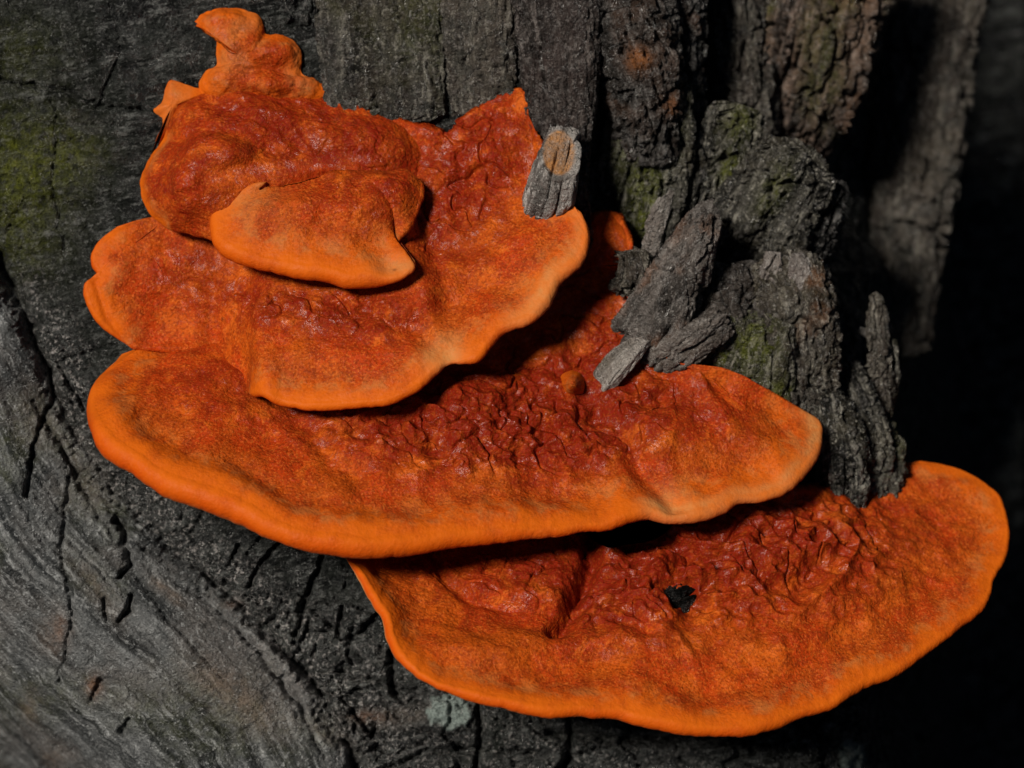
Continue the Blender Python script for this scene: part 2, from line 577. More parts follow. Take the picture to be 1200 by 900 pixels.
def trunk_mesh():
    xs = np.concatenate([np.linspace(-420, -14, 34), np.arange(-10, 1070, 2.5), np.linspace(1074, 1200, 30)])
    ys = np.concatenate([np.linspace(-420, -14, 34), np.arange(-10, 915, 2.5), np.linspace(920, 2500, 80)])
    PX, PY = np.meshgrid(xs, ys, indexing='ij')
    x, y = PX / 100, PY / 100
    q = v3(x, y, 0.0)
    # ragged edges for groove and cracks
    wx = PX + 7 * fbm(q * 3.1, 3, seed=1) + 3 * fbm(q * 11, 2, seed=2)
    wy = PY + 7 * fbm(q * 3.1, 3, seed=3) + 3 * fbm(q * 11, 2, seed=4)
    d, side, along = poly_dist(wx, wy, GROOVE)
    sd = np.where(side > 0, d, -d) / 100      # positive on the callus side
    s = along / 100
    onc = sstep(0.0, 0.05, sd)
    inframe = ((PX > -30) & (PX < 1080) & (PY > -30) & (PY < 935)).astype(float)
    z = 0.16 * fbm(q * 0.55, 3, seed=5)
    # callus: rises out of the groove, rolls away to the lower left
    c = np.maximum(sd, 0)
    z += onc * (0.40 * (1 - np.exp(-c / 0.5)) - 0.16 * np.maximum(c - 0.7, 0) ** 2 - 0.5 * np.maximum(c - 1.45, 0) ** 3)
    z += onc * 0.14 * fbm(v3(s * 0.5, c * 2.2, 1.0), 3, seed=6)
    z += onc * 0.055 * fbm(v3(s * 1.1, c * 9.0, 1.0), 4, 0.55, seed=7) * inframe
    z += onc * (0.022 * fbm(v3(s * 1.6, c * 24.0, 2.0), 3, 0.6, seed=29) + 0.03 * fbm(q * 9, 3, 0.6, seed=30)) * inframe
    z -= onc * 0.07 * sstep(0.45, 0.8, billow(v3(s * 0.6, c * 5.0, 4.0), 3, seed=2) * 1.7) * inframe
    gdep = 0.34 - 0.24 * sstep(3.9, 4.6, s) + 0.20 * sstep(5.8, 7.4, s)
    gw = np.clip(0.075 + 0.09 * fbm(q * 2.5, 3, seed=27), 0.03, 0.2)
    z -= gdep * np.exp(-(np.abs(sd) / gw) ** 1.4)
    # dead wood face
    face = 1 - onc
    z += face * 0.05 * fbm(v3(x * 1.6, y * 4.0), 4, seed=8)
    z += face * 0.022 * fbm(v3(x * 4, y * 16), 4, 0.6, seed=9) * inframe
    gran = (1.1 * np.exp(-(sd / 0.5) ** 2) + sstep(6.2, 7.4, y) * face) * inframe
    z += np.exp(-((sd + 0.18) / 0.26) ** 2) * sstep(2.5, 4, s) * 0.05 * np.abs(fbm(q * 15, 3, 0.7, seed=35)) * 3 * inframe
    z += gran * (0.06 * fbm(q * 12, 4, 0.7, seed=10) - 0.06 * sstep(0.6, 0.95, 1 - 2.6 * billow(q * 6, 2, seed=10)))
    z += 0.012 * inframe * fbm(q * 26, 3, 0.6, seed=11)
    # blocky checking in the lower wood
    low = sstep(6.5, 7.3, y) * face * (1 - sstep(9.4, 10, y))
    ca, sa = math.cos(0.5), math.sin(0.5)
    qx = x + 0.18 * fbm(q * 2.5, 3, seed=12)
    qy = y + 0.18 * fbm(q * 2.5, 3, seed=13)
    e1, id1 = cells((qx * ca + qy * sa) * 1.5, (-qx * sa + qy * ca) * 2.6, 3)
    z += low * (0.24 * (id1 - 0.5) - 0.13 * np.exp(-(e1 / 0.045) ** 2) + 0.09 * fbm(q * 4.5, 4, 0.6, seed=28))
    e2, id2 = cells(qx * 5.0, qy * 7.0, 9)
    z += low * (0.05 * (id2 - 0.5) - 0.05 * np.exp(-(e2 / 0.09) ** 2))
    # shallower checking on the upper face
    e3, id3 = cells(qx * 1.1 + 3, qy * 2.4, 5)
    z -= face * (1 - low) * 0.035 * np.exp(-(e3 / 0.035) ** 2) * inframe
    CWX = 9 * fbm(q * 4, 4, 0.6, seed=14)
    CWY = 9 * fbm(q * 4, 4, 0.6, seed=15)
    CWN = fbm(q * 6, 3, seed=26)
    for pts, dep, hw in CRACKS:
        x0, x1 = min(p[0] for p in pts) - 30, max(p[0] for p in pts) + 30
        y0, y1 = min(p[1] for p in pts) - 30, max(p[1] for p in pts) + 30
        i0, i1 = np.searchsorted(xs, [x0, x1])
        j0, j1 = np.searchsorted(ys, [y0, y1])
        sl = (slice(i0, i1), slice(j0, j1))
        dd, _, al = poly_dist(PX[sl] + CWX[sl], PY[sl] + CWY[sl], pts)
        wv = 0.75 + 1.1 * CWN[sl]
        z[sl] -= dep * 1.15 * np.exp(-(dd / (hw * np.clip(wv, 0.65, 1.6))) ** 2)
    lich = sstep(0.42, 0.52, blob(PX, PY, 526, 833, 30, 26) * 0.9 + 0.35 * fbm(q * 9, 3, seed=23)) + 0.6 * sstep(0.5, 0.6, blob(PX, PY, 998, 884, 24, 26) * 0.9 + 0.3 * fbm(q * 7, 3, seed=24))
    lich = np.clip(lich, 0, 1)
    z += 0.05 * lich * (1 + fbm(q * 16, 3, seed=25))
    # under the lowest bracket the wood steps back
    z -= 0.8 * sstep(4.8, 9.0, x) * sstep(6.0, 8.0, y)
    # hollow behind the splinters, then the trunk turns away
    hollow = sstep(6.1, 7.2, x + 0.3 * fbm(q * 1.1, 3, seed=16)) * (1 - sstep(6.2, 7.4, y))
    z -= hollow * (1.0 + 0.5 * sstep(7.5, 9.5, x))
    z += hollow * (0.45 * fbm(v3(x * 2.2, y * 0.7), 4, seed=17) + 0.16 * fbm(v3(x * 7, y * 2.2), 4, 0.6, seed=18))
    z -= 1.7 * sstep(7.9, 8.8, x + 0.2 * fbm(q * 2, 2, seed=33)) * (1 - sstep(2.2, 3.6, y))
    t = np.maximum(x - 9.3 + 0.35 * fbm(q * 0.8, 3, seed=19), 0)
    z -= 2.2 * t ** 2.2
    z -= 0.08 * np.maximum(-y, 0) ** 2 + 0.02 * np.maximum(-x - 1, 0) ** 2
    z = np.maximum(z, -11.0)
    P = design(PX, PY, z)
    nrm = grid_normals(P)
    nrm *= np.sign(nrm[..., 2:3].mean())
    nu, nv = PX.shape
    V = P.reshape(-1, 3)
    N = nrm.reshape(-1, 3)
    grain = np.stack([np.where(onc > .5, s, x * 0.97 - y * 0.2), np.where(onc > .5, c, y * 0.97 + x * 0.2), z * 0.6], -1).reshape(-1, 3)
    moss = (0.85 * blob(PX, PY, 20, 195, 60, 60) + 0.5 * blob(PX, PY, 80, 180, 40, 30) + 0.45 * blob(PX, PY, 20, 275, 50, 50)
            + 0.3 * blob(PX, PY, 10, 60, 60, 40) + 0.55 * blob(PX, PY, 280, 805, 60, 26, 0.6) * 0 + 0.5 * blob(PX, PY, 200, 705, 40, 18, 0.7) * 0)
    moss = moss + 0.22 * onc * sstep(-0.1, 0.3, fbm(q * 0.9, 3, seed=21))
    pale = (0.95 * blob(PX, PY, 270, 812, 62, 22, 0.62) + 0.9 * blob(PX, PY, 186, 686, 14, 7, 0.6) + 0.8 * blob(PX, PY, 208, 702, 12, 7, 0.6)
            + 0.55 * blob(PX, PY, 115, 690, 55, 14, 0.9) + 0.5 * blob(PX, PY, 60, 740, 20, 30) + 0.8 * blob(PX, PY, 36, 830, 12, 20) + 0.7 * blob(PX, PY, 62, 888, 14, 14)
            + 0.6 * blob(PX, PY, 385, 860, 26, 10, 0.6) + 0.5 * blob(PX, PY, 470, 840, 40, 10, -0.2)
            + 0.35 * blob(PX, PY, 40, 480, 24, 40) + 0.35 * blob(PX, PY, 90, 540, 20, 60, -0.6))
    rust = 0.5 * blob(PX, PY, 110, 805, 10, 14) + 0.4 * blob(PX, PY, 272, 708, 10, 5) + 0.3 * blob(PX, PY, 70, 740, 12, 20) + 0.35 * blob(PX, PY, 430, 840, 20, 8)
    attrs = dict(grain=grain, moss=np.clip(moss, 0, 1).ravel(), pale=np.clip(pale, 0, 1).ravel(), rust=np.clip(rust, 0, 1).ravel(), lich=lich.ravel(),
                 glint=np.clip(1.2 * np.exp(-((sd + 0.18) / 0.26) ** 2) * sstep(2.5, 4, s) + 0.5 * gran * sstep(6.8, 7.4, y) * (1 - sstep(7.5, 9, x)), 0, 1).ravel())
    Q = quads(nu, nv)
    fm = (sd.ravel()[Q] > 0).all(1)
    # body behind: the outline carried back and closed
    ring = np.concatenate([np.arange(nu) * nv, (nu - 1) * nv + np.arange(1, nv), (np.arange(nu - 2, -1, -1)) * nv + nv - 1, np.arange(nv - 2, 0, -1)])
    Rp = V[ring]
    cen = np.array([1.0, -6.0, -12.0])
    lay = [Rp]
    for k, (f, zz) in enumerate([(0.985, -3.5), (0.93, -7), (0.8, -10.5), (0.5, -12.5), (0.0, -13.0)]):
        r2 = cen + (Rp - cen) * np.array([f, f, 1])
        r2[:, 2] = np.minimum(Rp[:, 2] - 0.02 * (k + 1), zz)
        lay.append(r2)
    L = np.stack(lay, 1)
    Bq = quads(L.shape[0], L.shape[1], wrap=True)
    zb = np.zeros(L.shape[0] * L.shape[1])
    mesh_obj('dead_wood', V, Q[~fm], M_FACE, trunk, attrs, N)
    mesh_obj('callus_collar', V, Q[fm], M_CALL, trunk, attrs, N)
    mesh_obj('trunk_back', L.reshape(-1, 3), Bq, M_BARK, trunk, dict(grain=L.reshape(-1, 3)[:, [0, 2, 1]], moss=zb, pale=zb, rust=zb, lich=zb))


trunk_mesh()


# ------------------------------------------------------------------ broken wood
def chunk(name, axis, mat, parent, seed, boxy=3.2, depth=0.6, nu=120, nl=150, jag=0.25, jag0=0.0, rough=1.0, twist=0.0,
          moss=0.0, pale=0.0, rust=0.0, cap_rust=0.0, cross=0.0, blocks=0.0, label=None, flat_end=False, marks=None, mossf=None, rustf=None, facet=1.0, fissure=1.0, fibre=1.0, glint=0.25):
    """a length of broken wood along (px, py, z, half width px) stations; depth = half thickness / half width."""
    A = spline(axis, nl)
    c = design(A[:, 0], A[:, 1], A[:, 2])
    w = A[:, 3] / 100
    T = np.gradient(c, axis=0)
    T /= np.linalg.norm(T, axis=1)[:, None]
    view = np.array([0, 0, 1.0])
    S = np.cross(T, view)
    S /= np.linalg.norm(S, axis=1)[:, None] + 1e-9
    Nn = np.cross(S, T)
    ct, st = math.cos(twist), math.sin(twist)
    S, Nn = S * ct + Nn * st, Nn * ct - S * st
    th = np.linspace(0, 2 * np.pi, 4001)
    ex = 2.0 / boxy
    cx = np.sign(np.cos(th)) * np.abs(np.cos(th)) ** ex
    cy = np.sign(np.sin(th)) * np.abs(np.sin(th)) ** ex
    ar = np.concatenate([[0], np.cumsum(np.hypot(np.diff(cx), np.diff(cy) * depth))])
    au = np.linspace(0, ar[-1], nu, endpoint=False)
    cx, cy = np.interp(au, ar, cx), np.interp(au, ar, cy)
    l = np.linspace(0, 1, nl)
    seglen = np.concatenate([[0], np.cumsum(np.linalg.norm(np.diff(c, axis=0), axis=1))])
    ln = 0.05 if flat_end else 0.06
    prof = np.clip(1 - ((l - (1 - ln)) / ln).clip(0, 1) ** (9 if flat_end else 5), 0, 1) ** 0.6
    prof *= np.clip(1 - ((0.05 - l) / 0.05).clip(0, 1) ** 3, 0, 1) ** 0.6
    X = cx[:, None] * (w * prof)[None]
    Y = cy[:, None] * (w * depth * prof)[None]
    Lc = np.broadcast_to(seglen[None], X.shape)
    loc = np.stack([X, Y, Lc], -1)
    so = seed * 3.17
    # jagged ends along the grain
    end = sstep(0.45, 1.0, l)[None]
    jg = fbm(np.stack([cx[:, None] * w[None] * 3.0, cy[:, None] * w[None] * depth * 3.0, 0 * X + so], -1), 3, 0.6)
    jg = jg + 0.35 * np.sign(jg) * np.abs(np.round(jg * 4) / 4)
    sh = jag * jg * end + jag0 * jg * (1 - sstep(0, 0.4, l))[None]
    P = c[None] + S[None] * X[..., None] + Nn[None] * Y[..., None] + T[None] * sh[..., None]
    nr = grid_normals(P, True)
    inward = ((P - c[None]) * nr).sum(-1).mean()
    if inward < 0:
        nr = -nr
    q = loc + so
    f = np.array([1, 1, 0.22])
    arc = np.concatenate([[0], np.cumsum(np.hypot(np.diff(cx), np.diff(cy)))])[:, None] * w.mean() + 0 * X
    w1 = 0.16 * fbm(q * 2.2, 3, seed=seed + 6)
    w2 = 0.05 * fbm(q * 9, 2, seed=seed + 7)
    D = 0.06 * fbm(q * f * 1.6, 3, seed=seed) + 0.03 * fbm(q * f * 6.5, 3, 0.6, seed=seed + 1)
    D -= fissure * 0.17 * sstep(0.74, 0.97, 1 - 2.6 * billow(q * f * 3.2, 2, seed=seed))     # long fissures
    e, idv = cells((arc + w1 + w2) * 3.4 + so, (Lc + w1) * 1.3, int(seed) * 3)
    D += facet * (0.09 * (idv - 0.5) - 0.10 * np.exp(-(e / 0.06) ** 2))
    e, idv = cells((arc + w1 + w2) * 9.0 + so, (Lc + w1 + w2) * 4.2, int(seed) * 5 + 1)
    D += facet * (0.05 * (idv - 0.5) - 0.045 * np.exp(-(e / 0.10) ** 2))
    D += fibre * (0.05 * fbm(q * np.array([11, 11, 0.9]), 3, 0.6, seed=seed + 9) + 0.02 * fbm(q * np.array([26, 26, 2.0]), 2, seed=seed + 10))
    D += 0.034 * fbm(q * 10, 4, 0.7, seed=seed + 2) + 0.018 * fbm(q * 27, 3, 0.7, seed=seed + 3)
    if cross:
        cz = q * np.array([0.7, 0.7, 3.2])
        D -= cross * 0.12 * sstep(0.7, 0.97, 1 - 2.8 * billow(cz, 2, seed=seed + 4))
    if blocks:
        wq = 0.10 * fbm(q * 4, 2, seed=seed + 6)
        e, idv = cells((arc + wq) * 7.5, (Lc + wq) * 5.5, int(seed))
        D += blocks * (0.06 * (idv - 0.5) - 0.09 * np.exp(-(e / 0.13) ** 2))
    if marks is not None:
        D += marks(P)
    P = P + nr * (D * rough * np.minimum(1, (w * prof / 0.12))[None])[..., None]
    nr2 = grid_normals(P, True)
    if (nr2 * nr).sum(-1).mean() < 0:
        nr2 = -nr2
    V = P.reshape(-1, 3)
    o = np.ones(X.shape)
    PXs = 600 + P[..., 0] * 100 * DC / (DC - P[..., 2])
    PYs = 450 - P[..., 1] * 100 * DC / (DC - P[..., 2])
    mo = moss * sstep(-0.15, 0.35, fbm(q * np.array([1.5, 1.5, .8]), 3, seed=seed + 5)) * o
    if mossf is not None:
        mo = mo + 1.5 * mossf(PXs, PYs)
    capm = sstep(1 - ln * 0.9, 1 - ln * 0.45, l)[None] * o
    Q = quads(nu, nl, wrap=True)
    ob = mesh_obj(name, V, Q, mat, parent,
                  dict(grain=(loc + so).reshape(-1, 3), moss=np.clip(mo, 0, 1).ravel(), pale=(pale * o).ravel(),
                       rust=np.clip(rust * o * sstep(0.0, 0.4, fbm(q * 2.4, 3, seed=seed + 8)) + cap_rust * capm + (rustf(PXs, PYs) if rustf else 0), 0, 1).ravel(), lich=0 * o.ravel(), glint=glint * o.ravel()))
    if label:
        ob['label'] = label
    return ob


# blocks of bark above the brackets
chunk('bark_plate', [(455, 150, 0.0, 70), (450, 70, .12, 74), (440, -60, .05, 80)], M_BARK, trunk, 1, depth=.2, boxy=4, jag0=.12, cross=.3, facet=.5, fissure=.5, pale=.12, moss=.3)
chunk('bark_plate', [(567, 142, -.05, 40), (563, 60, .10, 42), (558, -60, .1, 46)], M_BARK, trunk, 2, depth=.3, boxy=4, jag0=.10, cross=.2, facet=.4, fissure=.4, pale=.25)
chunk('bark_plate', [(345, 30, -.1, 26), (352, -20, .05, 30), (350, -90, .05, 34)], M_FACE, trunk, 3, depth=.5, boxy=3.5, jag0=.1)
# purple-brown column beside the upper bracket
chunk('wood_column', [(660, 300, -.35, 34), (655, 200, -.10, 36), (655, 80, .05, 46), (645, -80, .05, 60)], M_PURP, trunk, 4, depth=.6, boxy=2.4, jag0=.0, cross=.15, facet=.45, pale=.06)
# blackened ridge with a rust-coloured spot
chunk('bark_plate', [(764, 190, -.75, 36), (758, 112, -.30, 46), (735, 30, -.2, 60), (700, -80, -.2, 66)], M_BLACK, trunk, 5, depth=.7, boxy=2.6, cross=.8, rust=.10, pale=.10, rustf=lambda X, Y: 1.2 * blob(X, Y, 749, 70, 13, 14) + .5 * blob(X, Y, 690, 85, 9, 14) + .6 * blob(X, Y, 787, 125, 10, 12))
chunk('bark_plate', [(800, 160, -1.1, 26), (790, 70, -.75, 34), (790, -70, -.7, 44)], M_BLACK, trunk, 6, depth=.8, boxy=2.6, cross=.6, rust=.15)
# mossy slabs
chunk('mossy_slab', [(735, 360, -1.1, 40), (748, 250, -.85, 52), (764, 160, -.62, 54), (770, 86, -.5, 40)], M_GREY, trunk, 7, depth=.28, boxy=4.5, jag=.28, cross=.2,
      mossf=lambda X, Y: .9 * blob(X, Y, 782, 145, 16, 45, .15) + .8 * blob(X, Y, 756, 235, 14, 40, .15) + .35 * blob(X, Y, 735, 180, 30, 90))
chunk('mossy_slab', [(815, 330, -1.25, 40), (832, 240, -1.0, 40), (862, 128, -.75, 30)], M_GREY, trunk, 8, depth=.38, boxy=4.5, fibre=1.3, jag=.25, cross=.3,
      mossf=lambda X, Y: .9 * blob(X, Y, 855, 205, 14, 24) + .6 * blob(X, Y, 866, 140, 20, 22))
chunk('broken_slab', [(845, 350, -1.2, 56), (885, 268, -.85, 64), (940, 180, -.5, 54)], M_GREY, trunk, 9, depth=.30, boxy=4.5, fibre=1.5, jag=.30, cross=.5,
      mossf=lambda X, Y: .6 * blob(X, Y, 908, 220, 14, 30, .5))
chunk('broken_slab', [(905, 330, -1.4, 40), (935, 270, -1.05, 44), (968, 205, -.8, 34)], M_BLACK, trunk, 10, depth=.4, boxy=4, fibre=1.3, jag=.22, cross=.5)
# finger-shaped splinter and its foot
chunk('splinter', [(742, 432, -.35, 36), (766, 388, -.02, 44), (790, 335, .2, 34), (811, 288, .4, 25), (832, 245, .5, 12)], M_ROOT, trunk, 11, depth=.7, boxy=3.4, twist=.35, jag=.25, rough=.85, facet=.9, fissure=1.3, rust=.3, pale=.1)
chunk('wood_block', [(762, 426, -.1, 22), (806, 402, .16, 25), (852, 372, .08, 19)], M_ROOT, trunk, 12, depth=.8, boxy=4, twist=-.4, jag=.22, jag0=.2, rough=.6, facet=.6, pale=.3)
chunk('wood_block', [(728, 392, -.4, 28), (772, 402, -.14, 36), (826, 420, -.2, 22)], M_GREY, trunk, 45, depth=.7, boxy=3, jag=.2, jag0=.2, rough=1.0, cross=.4)
chunk('splinter', [(790, 330, -.5, 26), (806, 300, -.35, 24), (838, 262, -.3, 16)], M_GREY, trunk, 46, depth=.6, boxy=3, jag=.25, rough=.9)
chunk('wood_block', [(735, 345, -.15, 20), (740, 318, .0, 20), (742, 296, -.05, 16)], M_GREY, trunk, 13, depth=.8, boxy=4, jag=.2, jag0=.15, rough=.8, pale=.25)
chunk('splinter', [(760, 300, -.35, 9), (770, 262, -.1, 11), (782, 226, -.05, 7)], M_PALE, trunk, 14, depth=.5, jag=.2, rough=.5, nu=60, nl=80, pale=.2)
chunk('wood_block', [(812, 372, -.3, 18), (818, 345, -.2, 20), (826, 318, -.3, 16)], M_GREY, trunk, 15, depth=.8, jag=.06, rough=.8, nu=80, nl=90)
# cracked slabs behind the widest bracket
chunk('cracked_slab', [(858, 450, -.45, 40), (858, 380, -.2, 40), (858, 312, -.25, 36)], M_BLACK, trunk, 16, depth=.6, jag=.12, blocks=1.0, rough=.8, pale=.2)
chunk('mossy_slab', [(838, 470, -.75, 34), (848, 420, -.25, 38), (857, 368, -.02, 24)], M_GREY, trunk, 17, depth=.45, boxy=4, jag=.14, rough=.6,
      mossf=lambda X, Y: .8 * blob(X, Y, 845, 395, 26, 40))
chunk('mossy_slab', [(876, 510, -.75, 42), (888, 440, -.2, 44), (903, 374, .05, 28)], M_GREY, trunk, 18, depth=.45, boxy=4.5, jag=.2, rough=.6,
      mossf=lambda X, Y: .95 * blob(X, Y, 885, 400, 24, 30) + .6 * blob(X, Y, 900, 465, 40, 22))
chunk('cracked_slab', [(938, 530, -.75, 36), (938, 440, -.25, 44), (932, 360, -.1, 47), (918, 300, -.18, 41)], M_GREY, trunk, 19, depth=.4, boxy=4.5, fissure=.5, jag=.22, blocks=.55, rough=.9, rust=.35, pale=.15)
chunk('splinter', [(900, 330, -.1, 12), (905, 312, .0, 12), (906, 296, .0, 9)], M_PALE, trunk, 20, depth=.8, jag=.05, rough=.6, nu=60, nl=60)
chunk('splinter', [(938, 340, -.1, 12), (938, 318, .02, 12), (938, 302, .0, 9)], M_PALE, trunk, 21, depth=.8, jag=.05, rough=.6, nu=60, nl=60)
# ragged strips at the edge of the trunk
chunk('splinter', [(988, 600, -.75, 24), (990, 535, -.4, 27), (974, 482, -.35, 23), (960, 436, -.45, 14)], M_GREY, trunk, 22, depth=.6, jag=.15, rough=.9, cross=.3, nu=80)
chunk('splinter', [(1012, 600, -1.0, 22), (1026, 530, -.7, 19), (1012, 475, -.65, 16), (994, 422, -.75, 10)], M_GREY, trunk, 23, depth=.6, jag=.15, rough=.9, cross=.3, nu=80)
chunk('splinter', [(1022, 610, -1.1, 30), (1036, 550, -.85, 24), (1048, 505, -.9, 13)], M_GREY, trunk, 24, depth=.5, jag=.15, rough=.8, nu=80, moss=.7)
chunk('splinter', [(1034, 490, -1.1, 12), (1028, 420, -.85, 14), (1026, 380, -.85, 14), (1027, 344, -.95, 8)], M_GREY, trunk, 25, depth=.7, jag=.1, rough=.8, cross=.4, nu=70, pale=.2)
chunk('splinter', [(1040, 480, -1.2, 9), (1047, 438, -1.0, 9), (1042, 400, -1.0, 7)], M_GREY, trunk, 26, depth=.7, jag=.08, rough=.6, nu=60, nl=80, moss=.6)
chunk('splinter', [(1006, 385, -1.2, 4), (1014, 390, -1.15, 5), (1022, 394, -1.2, 4)], M_PALE, trunk, 27, depth=.5, jag=.02, rough=.3, nu=40, nl=40, moss=.9)
# out-of-focus wood further round the trunk
chunk('bark_ridge', [(890, 215, -3.2, 40), (915, 150, -2.6, 66), (940, 70, -2.2, 84), (965, -90, -2.2, 98)], M_BROWN, trunk, 28, depth=.5, boxy=2.6, jag0=.4, rough=1.5, moss=.5, facet=1.3)
chunk('bark_ridge', [(880, 190, -2.3, 30), (872, 100, -1.9, 36), (862, -60, -1.9, 40)], M_BARK, trunk, 29, depth=.8, boxy=2.6, rough=1.3, pale=.2)
chunk('bark_ridge', [(1050, 420, -5.4, 46), (1062, 320, -5.0, 46), (1070, 200, -4.8, 62), (1085, 100, -4.8, 62), (1115, -90, -4.8, 66)], M_BARK, trunk, 30, depth=.8, boxy=2.6, rough=1.1, cross=1.6, facet=.5, pale=.25)

# ------------------------------------------------------------------ brackets
def ruled_bracket(knots, plane=None, nu=620, nv=190, seed=1, lip=0.14, base_thick=0.5, root=0.9, sculpt=None, exp=1.3, name='bracket_fungus',
                  label='', redf=None, bloomf=None, colour_edge=1.0, group='overlapping orange bracket fungi on the trunk', parts=True, parent=None, part_name='cap', closed=False, crust_amp=1.0):
    """knots: (Ppx, Ppy, Pz or None, Qpx, Qpy, Qz [, exponent [, lip]]) margin point and the point on the attachment line behind it."""
    K = []
    for k in knots:
        k = list(k)
        if k[2] is None:
            k[2] = plane(k[0], k[1])
        if len(k) < 7:
            k.append(exp)
        if len(k) < 8:
            k.append(lip)
        if len(k) < 9:
            k.append(1.0)
        K.append(k)
    G = spline(K, nu)
    # small irregularities along the margin
    tt = np.linspace(0, 1, nu)
    arc = np.concatenate([[0], np.cumsum(np.hypot(np.diff(G[:, 0]), np.diff(G[:, 1])))]) / 100
    wob = 3.6 * fbm(v3(arc * 2.0, 0 * arc, seed), 3) + 1.2 * fbm(v3(arc * 9, 0 * arc, seed), 2)
    ends = sstep(0, 0.03, tt) * sstep(0, 0.03, 1 - tt)
    pq = G[:, 0:2] - G[:, 3:5]
    pq /= np.linalg.norm(pq, axis=1)[:, None] + 1e-9
    G[:, 0:2] += pq * (wob * ends)[:, None]
    reach = np.hypot(G[:, 0] - G[:, 3], G[:, 1] - G[:, 4]) / 100
    lipr = np.minimum(G[:, 7], 0.30 * reach) * (0.35 + 0.65 * ends) * (1 + 0.45 * fbm(v3(arc * 0.9, 0 * arc, seed + 3), 3))
    v = np.linspace(0, 1, nv) ** 0.85

    def surface(Pxy, Pz):
        px = G[:, 3:4] * (1 - v) + Pxy[:, 0:1] * v
        py = G[:, 4:5] * (1 - v) + Pxy[:, 1:2] * v
        f = v[None] ** G[:, 6:7]
        z = G[:, 5:6] * (1 - f) + Pz[:, None] * f
        return px, py, z

    Pxy = G[:, 0:2].copy()
    Pz = G[:, 2].copy()
    for it in range(2):
        px, py, z = surface(Pxy, Pz)
        S = design(px, py, z)
        o = S[:, -1] - S[:, -4]
        kw = 10
        ker = np.hanning(2 * kw + 3)[1:-1]
        ker /= ker.sum()
        o /= np.linalg.norm(o, axis=1)[:, None] + 1e-9
        t = np.gradient(S[:, -1], axis=0)
        n = np.cross(t, o)
        n *= np.sign(n[:, 2:3]) + (n[:, 2:3] == 0)
        n /= np.linalg.norm(n, axis=1)[:, None] + 1e-9
        # smooth the frame along the rim
        for arr in (o, n):
            for k in range(3):
                arr[:, k] = np.convolve(np.pad(arr[:, k], kw, 'edge'), ker, 'valid')
        n -= o * (n * o).sum(1)[:, None]
        n /= np.linalg.norm(n, axis=1)[:, None] + 1e-9
        if it == 0:
            s2 = o[:, :2] / (np.linalg.norm(o[:, :2], axis=1)[:, None] + 1e-9)
            ext = np.minimum(lipr * (1.0 - (n[:, :2] * s2).sum(1)), 0.6 * reach)
            Pxy = G[:, 0:2] - np.stack([s2[:, 0], -s2[:, 1]], 1) * (ext * 100)[:, None]
    nl = 22
    ph = np.linspace(0, np.pi, nl + 1)[1:]
    E = S[:, -1]
    ctr = E - n * lipr[:, None]
    lipP = ctr[:, None] + lipr[:, None, None] * (o[:, None] * np.sin(ph)[None, :, None] + n[:, None] * np.cos(ph)[None, :, None])
    # underside runs back to the attachment line, thickening
    nb = 40
    vb = np.linspace(1, 0, nb + 1)[1:]
    Qd = S[:, 0] + np.array([0, -0.75, -0.55]) * (base_thick * np.clip(reach / 1.6, 0.08, 1) * (0.2 + 0.8 * ends))[:, None]
    bot = lipP[:, -1][:, None] * vb[None, :, None] + Qd[:, None] * (1 - vb)[None, :, None]
    bot -= n[:, None] * (0.10 * np.sin(np.pi * vb))[None, :, None] * base_thick
    r0 = S[:, :1] + np.array([0, 0, -root])
    r1 = Qd[:, None] + np.array([0, 0, -root])
    ALL = np.concatenate([r0, S, lipP, bot, r1, r0], 1)
    ktop = 1 + nv
    klip = ktop + nl
    kbot = ALL.shape[1]
    nr = grid_normals(ALL)
    if nr[:, nv // 2, 2].mean() < 0:
        nr = -nr
    # distance from the rim along the surface
    dist = np.linalg.norm(S - E[:, None], axis=2)
    # the rim also bounds neighbouring sectors: take the nearest rim point
    marg = G[:, 8]
    ei = E[marg > 0.5][::3]
    fl = S.reshape(-1, 3)
    near = np.empty(len(fl))
    for a in range(0, len(fl), 20000):
        near[a:a + 20000] = np.sqrt(((fl[a:a + 20000, None] - ei[None]) ** 2).sum(-1).min(1))
    dist = np.maximum(near.reshape(dist.shape) - 0.02, 0)
    edge = np.concatenate([dist[:, :1], dist, np.repeat(dist[:, -1:], nl, 1), np.repeat(dist[:, -1:], nb, 1), np.zeros((nu, 2))], 1)
    PX = 600 + ALL[..., 0] * 100 * DC / (DC - ALL[..., 2])
    PY = 450 - ALL[..., 1] * 100 * DC / (DC - ALL[..., 2])
    ctx = dict(edge=edge, PX=PX, PY=PY, ALL=ALL, seed=seed, v=np.concatenate([[0], v, np.ones(nl + nb + 2)])[None] + 0 * edge)
    red = np.clip(redf(ctx), 0, 1) if redf else 0 * edge
    ctx['red'] = red
    topm = np.zeros(edge.shape)
    topm[:, 1:ktop] = 1
    topm[:, ktop:klip] = np.linspace(1, 0.3, nl)[None]
    away = sstep(0.02, 0.5, edge)
    q = ALL + seed * 5.3
    # soft pillowing, concentric zones, fine skin
    D = 0.13 * away * fbm(q * 0.75, 3, seed=seed)
    D += 0.050 * (0.25 + away) * fbm(q * 2.4, 2, seed=seed + 1)
    zone = edge + 0.10 * fbm(q * 1.2, 2, seed=seed + 2)
    D += 0.030 * np.exp(-((zone - 0.10) / 0.16) ** 2) - 0.014 * np.exp(-((zone - 0.45) / 0.16) ** 2) + (0.0 if closed else 0.012) * np.sin(zone * 9.0) * np.exp(-zone * 0.8) * away
    dent = np.maximum(fbm(v3(arc * 0.9, 0 * arc, seed + 6), 2), 0)[:, None]
